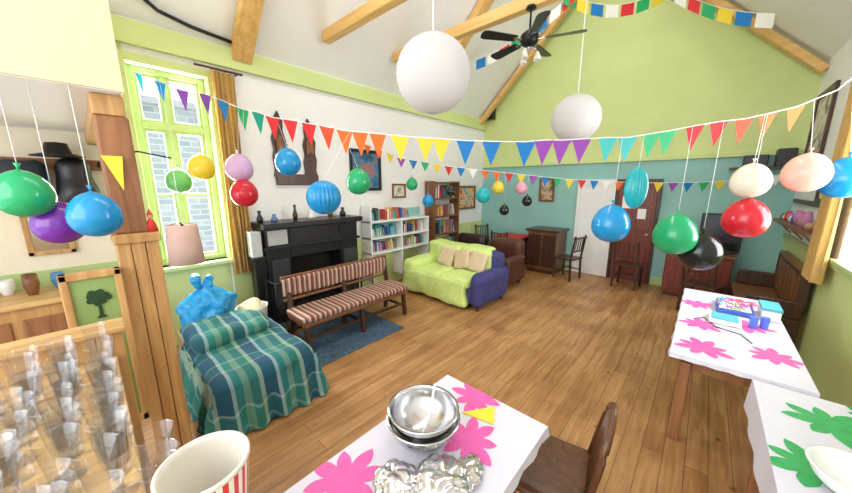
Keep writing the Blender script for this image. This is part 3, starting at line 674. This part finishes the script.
o=B('popcorn_bucket'); bc=(-.71,.09); bw=mat('bucket_inside',(.72,.68,.60),.6)
o.lathe([(.001,0),(.052,0),(.080,.27)],(*bc,zc+.001),wall_stripe(bc),40); o.lathe([(.080,.27),(.084,.274),(.084,.282),(.078,.282),(.076,.27),(.050,.006),(.001,.006)],(*bc,zc+.001),bw,40); o.fin()

# ---------------------------------------------------------------- hanging things
def lantern(name,c,R,top):
    o=B(name); pr=[]
    n=44
    for i in range(n+1):
        t=math.radians(8)+(math.pi-math.radians(16))*i/n; k=1-.025*(i%2); pr.append((R*math.sin(t)*k,R*.98*math.cos(t)*k))
    o.lathe(pr,c,lampp,48); o.tube([(c[0],c[1],c[2]+R*.1),(c[0],c[1],top)],.006,wgl,6)
    o.lathe([(.001,.1),(.02,.1),(.03,.03),(.035,-.02),(.02,-.06),(.001,-.07)],c,wgl,12)
    for a in (0,2.1,4.2): o.tube([c,(c[0]+R*.14*math.cos(a),c[1]+R*.14*math.sin(a),c[2]+R*.97)],.002,steel,4)
    o.fin()
lantern('paper_lantern',(-1.72,1.98,2.80),.29,6.3); lantern('paper_lantern',(-1.30,4.12,2.74),.28,5.9)
o=B('ceiling_fan'); fx_,fy_,fz=-1.80,3.80,3.62
o.cyl((fx_,fy_,fz+.1),(fx_,fy_,4.0),.012,.012,iron); o.lathe([(.001,.1),(.05,.09),(.06,.06),(.001,.06)],(fx_,fy_,3.9),iron)
o.lathe([(.001,.12),(.05,.11),(.1,.07),(.11,.02),(.09,-.03),(.05,-.05),(.001,-.05)],(fx_,fy_,fz),iron)
for i in range(5):
    a=math.radians(20+72*i); R_=Matrix.Translation((fx_,fy_,fz+.01))@Matrix.Rotation(a,4,'Z')@Matrix.Rotation(math.radians(12),4,'X')
    o.box((.09,-.02,-.004),(.2,.02,.004),steel,.002,R_)
    o.prism([R_@Vector(p) for p in [(.17,-.05,0),(.56,-.07,0),(.6,-.05,0),(.61,0,0),(.6,.05,0),(.56,.07,0),(.17,.05,0)]],R_.to_3x3()@Vector((0,0,.008)),black)
for i in range(3):
    a=2.1*i+.5; d=Vector((math.cos(a),math.sin(a),0)); p=Vector((fx_,fy_,fz-.05)); o.tube([p,p+d*.07+Vector((0,0,-.03)),p+d*.1+Vector((0,0,-.07))],.008,steel,6)
    o.lathe([(.015,.0),(.03,-.03),(.045,-.09),(.043,-.09),(.028,-.03),(.001,0)],p+d*.1+Vector((0,0,-.07)),mat('frosted',(.95,.93,.88),.3,trans=.4),16)
o.fin()

bp=[tuple(float(q)/100 for q in s.split(',')) for s in "-455,57,309 -429,69,299 -405,82,289 -381,95,284 -361,104,276 -341,114,267 -325,122,263 -308,128,257 -292,137,254 -275,146,250 -257,153,246 -242,161,242 -228,167,240 -213,174,238 -194,182,235 -176,193,233 -165,200,232 -148,210,230 -131,221,229 -109,234,228 -98,242,229 -88,251,229 -77,262,230 -62,275,231 -51,285,231 -38,298,234 -29,307,236 -14,322,240 -1,334,243 13,347,245 26,360,249 41,375,254".split()]
C={'t':(.0,.36,.52),'p':(.20,.06,.42),'b':(.01,.20,.58),'g':(.02,.42,.14),'G':(.01,.36,.26),'r':(.72,.03,.04),'o':(.84,.16,.02),'R':(.78,.08,.03),'y':(.88,.66,.04),'v':(.32,.07,.46),'a':(.08,.55,.55),'w':(.9,.9,.87),'l':(.06,.50,.22)}
fmt={k:mat('flag_'+k if k.islower() else 'flag_'+k+'2',v,.7,var=.03,trans=.25) for k,v in C.items()}
cols=list("tbppbgGrrrRoooyyybbbvvvaallrrRoo")
o=B('bunting')
def flagtri(o,p,d,w,h,mt):
    d=Vector(d).normalized(); p=Vector(p); q=Vector((-d.y,d.x,0))*.015
    o.add([p-d*w/2,p+d*w/2,p+Vector((0,0,-h))+q],[[0,1,2]],mt)
pts=[Vector((XL+.035,.54,3.13))]+[Vector(b) for b in bp]+[Vector((.62,3.95,2.66)),Vector((XR-.012,4.3,3.12))]
o.tube(pts,.004,wgl,5)
for i,b in enumerate(bp):
    d=Vector(bp[min(i+1,31)])-Vector(bp[max(i-1,0)]); k=.92 if i>14 else 1; flagtri(o,b,d,(.16*k if i else .1),.2*k,fmt[cols[i]])
o.fin()
o=B('bunting'); P2=[(-4.63,3.3,2.72),(-4.04,3.78,2.42),(-3.4,4.32,2.28),(-2.72,4.9,2.18),(-1.85,5.65,2.06),(-.9,6.45,2.0),(-.2,6.8,2.0),(.34,7.0,2.04),(.98,7.06,2.15)]
def seg(P,step):
    P=[Vector(p) for p in P]; out=[]; d0=0
    for a,b in zip(P,P[1:]):
        L=(b-a).length; t=d0
        while t<L: out.append((a+(b-a)*t/L,(b-a).normalized())); t+=step
        d0=t-L
    return out
o.tube(P2,.004,wgl,5); c2=list("oryvbgyrbwo")
for i,(p,d) in enumerate(seg(P2,.21)[1:]): flagtri(o,p,d,.15,.16,fmt[c2[i%11]])
o.fin()
o=B('prayer_flags'); pc=list("bwrgy")
def cat(a,b,sag,n=16): 
    a=Vector(a);b=Vector(b); return [a+(b-a)*i/n-Vector((0,0,sag*4*(i/n)*(1-i/n))) for i in range(n+1)]
k=0
for a,b,sag in [((-3.5,5.4,4.3),(-2.02,5.6,4.9),.10),((-2.02,5.6,4.9),(-.85,6.5,4.95),.20),((-.85,6.5,4.95),(.33,6.3,4.12),.10)]:
    P=cat(a,b,sag); o.tube(P,.004,wgl,5)
    for p,d in seg(P,.23):
        w=.19; dn=Vector((0,0,-.17)); o.add([p-d*w/2,p+d*w/2,p+d*w/2+dn,p-d*w/2+dn],[[0,1,2,3]],fmt[pc[k%5]])
        k+=1
o.fin()

def near(P,p):
    best=None
    for a,b in zip(P,P[1:]):
        a=Vector(a);b=Vector(b);d=b-a; t=max(0,min(1,(Vector((p[0],p[1],0))-Vector((a.x,a.y,0))).dot(Vector((d.x,d.y,0)))/(d.x**2+d.y**2))); q=a+d*t
        e=(Vector((q.x-p[0],q.y-p[1]))).length
        if best is None or e<best[0]: best=(e,q)
    return best[1]
BC={'blue':(.01,.32,.68),'green':(.02,.46,.18),'red':(.68,.02,.04),'yellow':(.86,.70,.05),'lilac':(.70,.46,.70),'purple':(.20,.03,.40),'black':(.012,.015,.015),'cream':(.86,.78,.66),'peach':(.88,.55,.46),'lgreen':(.18,.55,.18),'teal':(.02,.50,.56),'pink':(.85,.4,.55)}
bm_={}
for kk,c in BC.items(): bm_[kk]=mat('balloon_'+kk,c,.18,var=.04,scale=3,trans=.2,coat=.3)
def balloon(p,D,col,att,tilt=0):
    o=B('balloon'); R=D/2; pr=[]
    for i in range(25):
        t=math.pi*i/24; z=math.cos(t); r=math.sin(t)*(1-.10*z); pr.append((max(.001,R*r),R*1.10*z+ (R*.06 if i==0 else 0)))
    M=Matrix.Rotation(tilt,4,'Y').to_3x3(); o.lathe(pr,p,bm_[col],28,M)
    o.lathe([(.004,0),(.006,.01),(.014,.028),(.001,.028)],Vector(p)+M@Vector((0,0,R*1.15)),bm_[col],10,M)
    o.tube([Vector(p)+M@Vector((0,0,R*1.18)),att],.002,twine,4); o.fin()
D1=[(-3.10,1.40,2.18,.24,'blue'),(-2.57,1.84,1.99,.23,'green'),(-3.35,1.06,1.88,.24,'red'),(-3.41,1.06,2.12,.24,'lilac'),(-3.98,.88,2.14,.24,'yellow'),(-4.31,.73,2.0,.24,'lgreen'),
(-.555,2.84,1.65,.275,'blue'),(-.16,3.21,1.56,.30,'green'),(.01,3.37,1.42,.29,'black'),(.25,3.60,1.69,.29,'red'),(.235,3.59,1.99,.245,'cream'),(.54,3.80,2.05,.27,'peach'),(.76,3.95,2.01,.28,'blue')]
PT=[tuple(p) for p in pts]
for x,y,z,D,c in D1: balloon((x,y,z),D,c,near(PT,(x,y)))
for x,y,z,c in [(-2.93,4.72,1.79,'teal'),(-2.64,4.97,1.53,'black'),(-2.34,5.22,1.69,'black'),(-3.88,3.91,1.98,'green'),(-3.36,4.35,1.86,'black'),(-3.66,4.09,1.69,'blue'),(-2.73,4.89,1.92,'yellow'),(-2.44,5.17,1.91,'pink')]:
    balloon((x,y,z),{'teal':.25,'black':.17}.get(c,.2),c,near(P2,(x,y)))
for x,y,z,c,q in [(-2.40,.03,1.80,'blue',(-2.535,.03,2.469)),(-2.66,-.11,1.75,'purple',(-2.66,-.11,2.464)),(-2.58,-.20,1.91,'green',(-2.58,-.20,2.464))]: balloon((x,y,z),.215,c,q)
for (x,y,z),R,kz in [((-2.20,1.25,1.86),.13,1.0),((-.43,2.95,1.93),.08,2.0)]:
    o=B('honeycomb_decoration'); o.lathe([(max(.001,R*math.sin(math.pi*i/16)),R*kz*math.cos(math.pi*i/16)) for i in range(17)],(x,y,z),bm_['teal'] if kz>1 else bm_['blue'],96,None,24,.12)
    o.tube([(x,y,z+R*kz),near(PT,(x,y))],.002,twine,4); o.fin()

# ---------------------------------------------------------------- light
w=bpy.data.worlds.new('World'); sc.world=w; w.use_nodes=True; nt=w.node_tree; bg=nt.nodes['Background']
bg.inputs[0].default_value=(.88,.94,1,1); bg.inputs[1].default_value=2.2
def area(name,loc,rot,sx,sy,e,col=(1,1,1)):
    l=bpy.data.lights.new(name,'AREA'); l.shape='RECTANGLE'; l.size=sx; l.size_y=sy; l.energy=e; l.color=col
    ob=bpy.data.objects.new(name,l); ob.location=loc; ob.rotation_euler=rot; sc.collection.objects.link(ob); return ob
area('rear_window_light',(-1.2,-2.4,2.8),(math.radians(88),0,0),3.6,2.6,120,(1,.99,.97))
area('ridge_fill_light',(-1.4,3.4,6.1),(0,0,0),1.2,5.5,190,(1,.99,.97))  # added general fill under the closed ridge, no roof opening here
area('left_window_light',(XL-.42,.85,2.1),(0,math.radians(-90),0),2.1,.7,190,(.95,.98,1))
area('right_window_light',(XR+.38,4.0,2.15),(0,math.radians(90),0),1.8,1.4,100,(.95,.98,1))

# ---------------------------------------------------------------- camera
cam=bpy.data.cameras.new('camera'); cam.sensor_width=36; cam.lens=307/852*36; cam.clip_start=.02
co=bpy.data.objects.new('camera',cam); co.location=(0,0,1.95); co.rotation_euler=(math.radians(90-11.2),0,math.radians(42.2))
sc.collection.objects.link(co); sc.camera=co
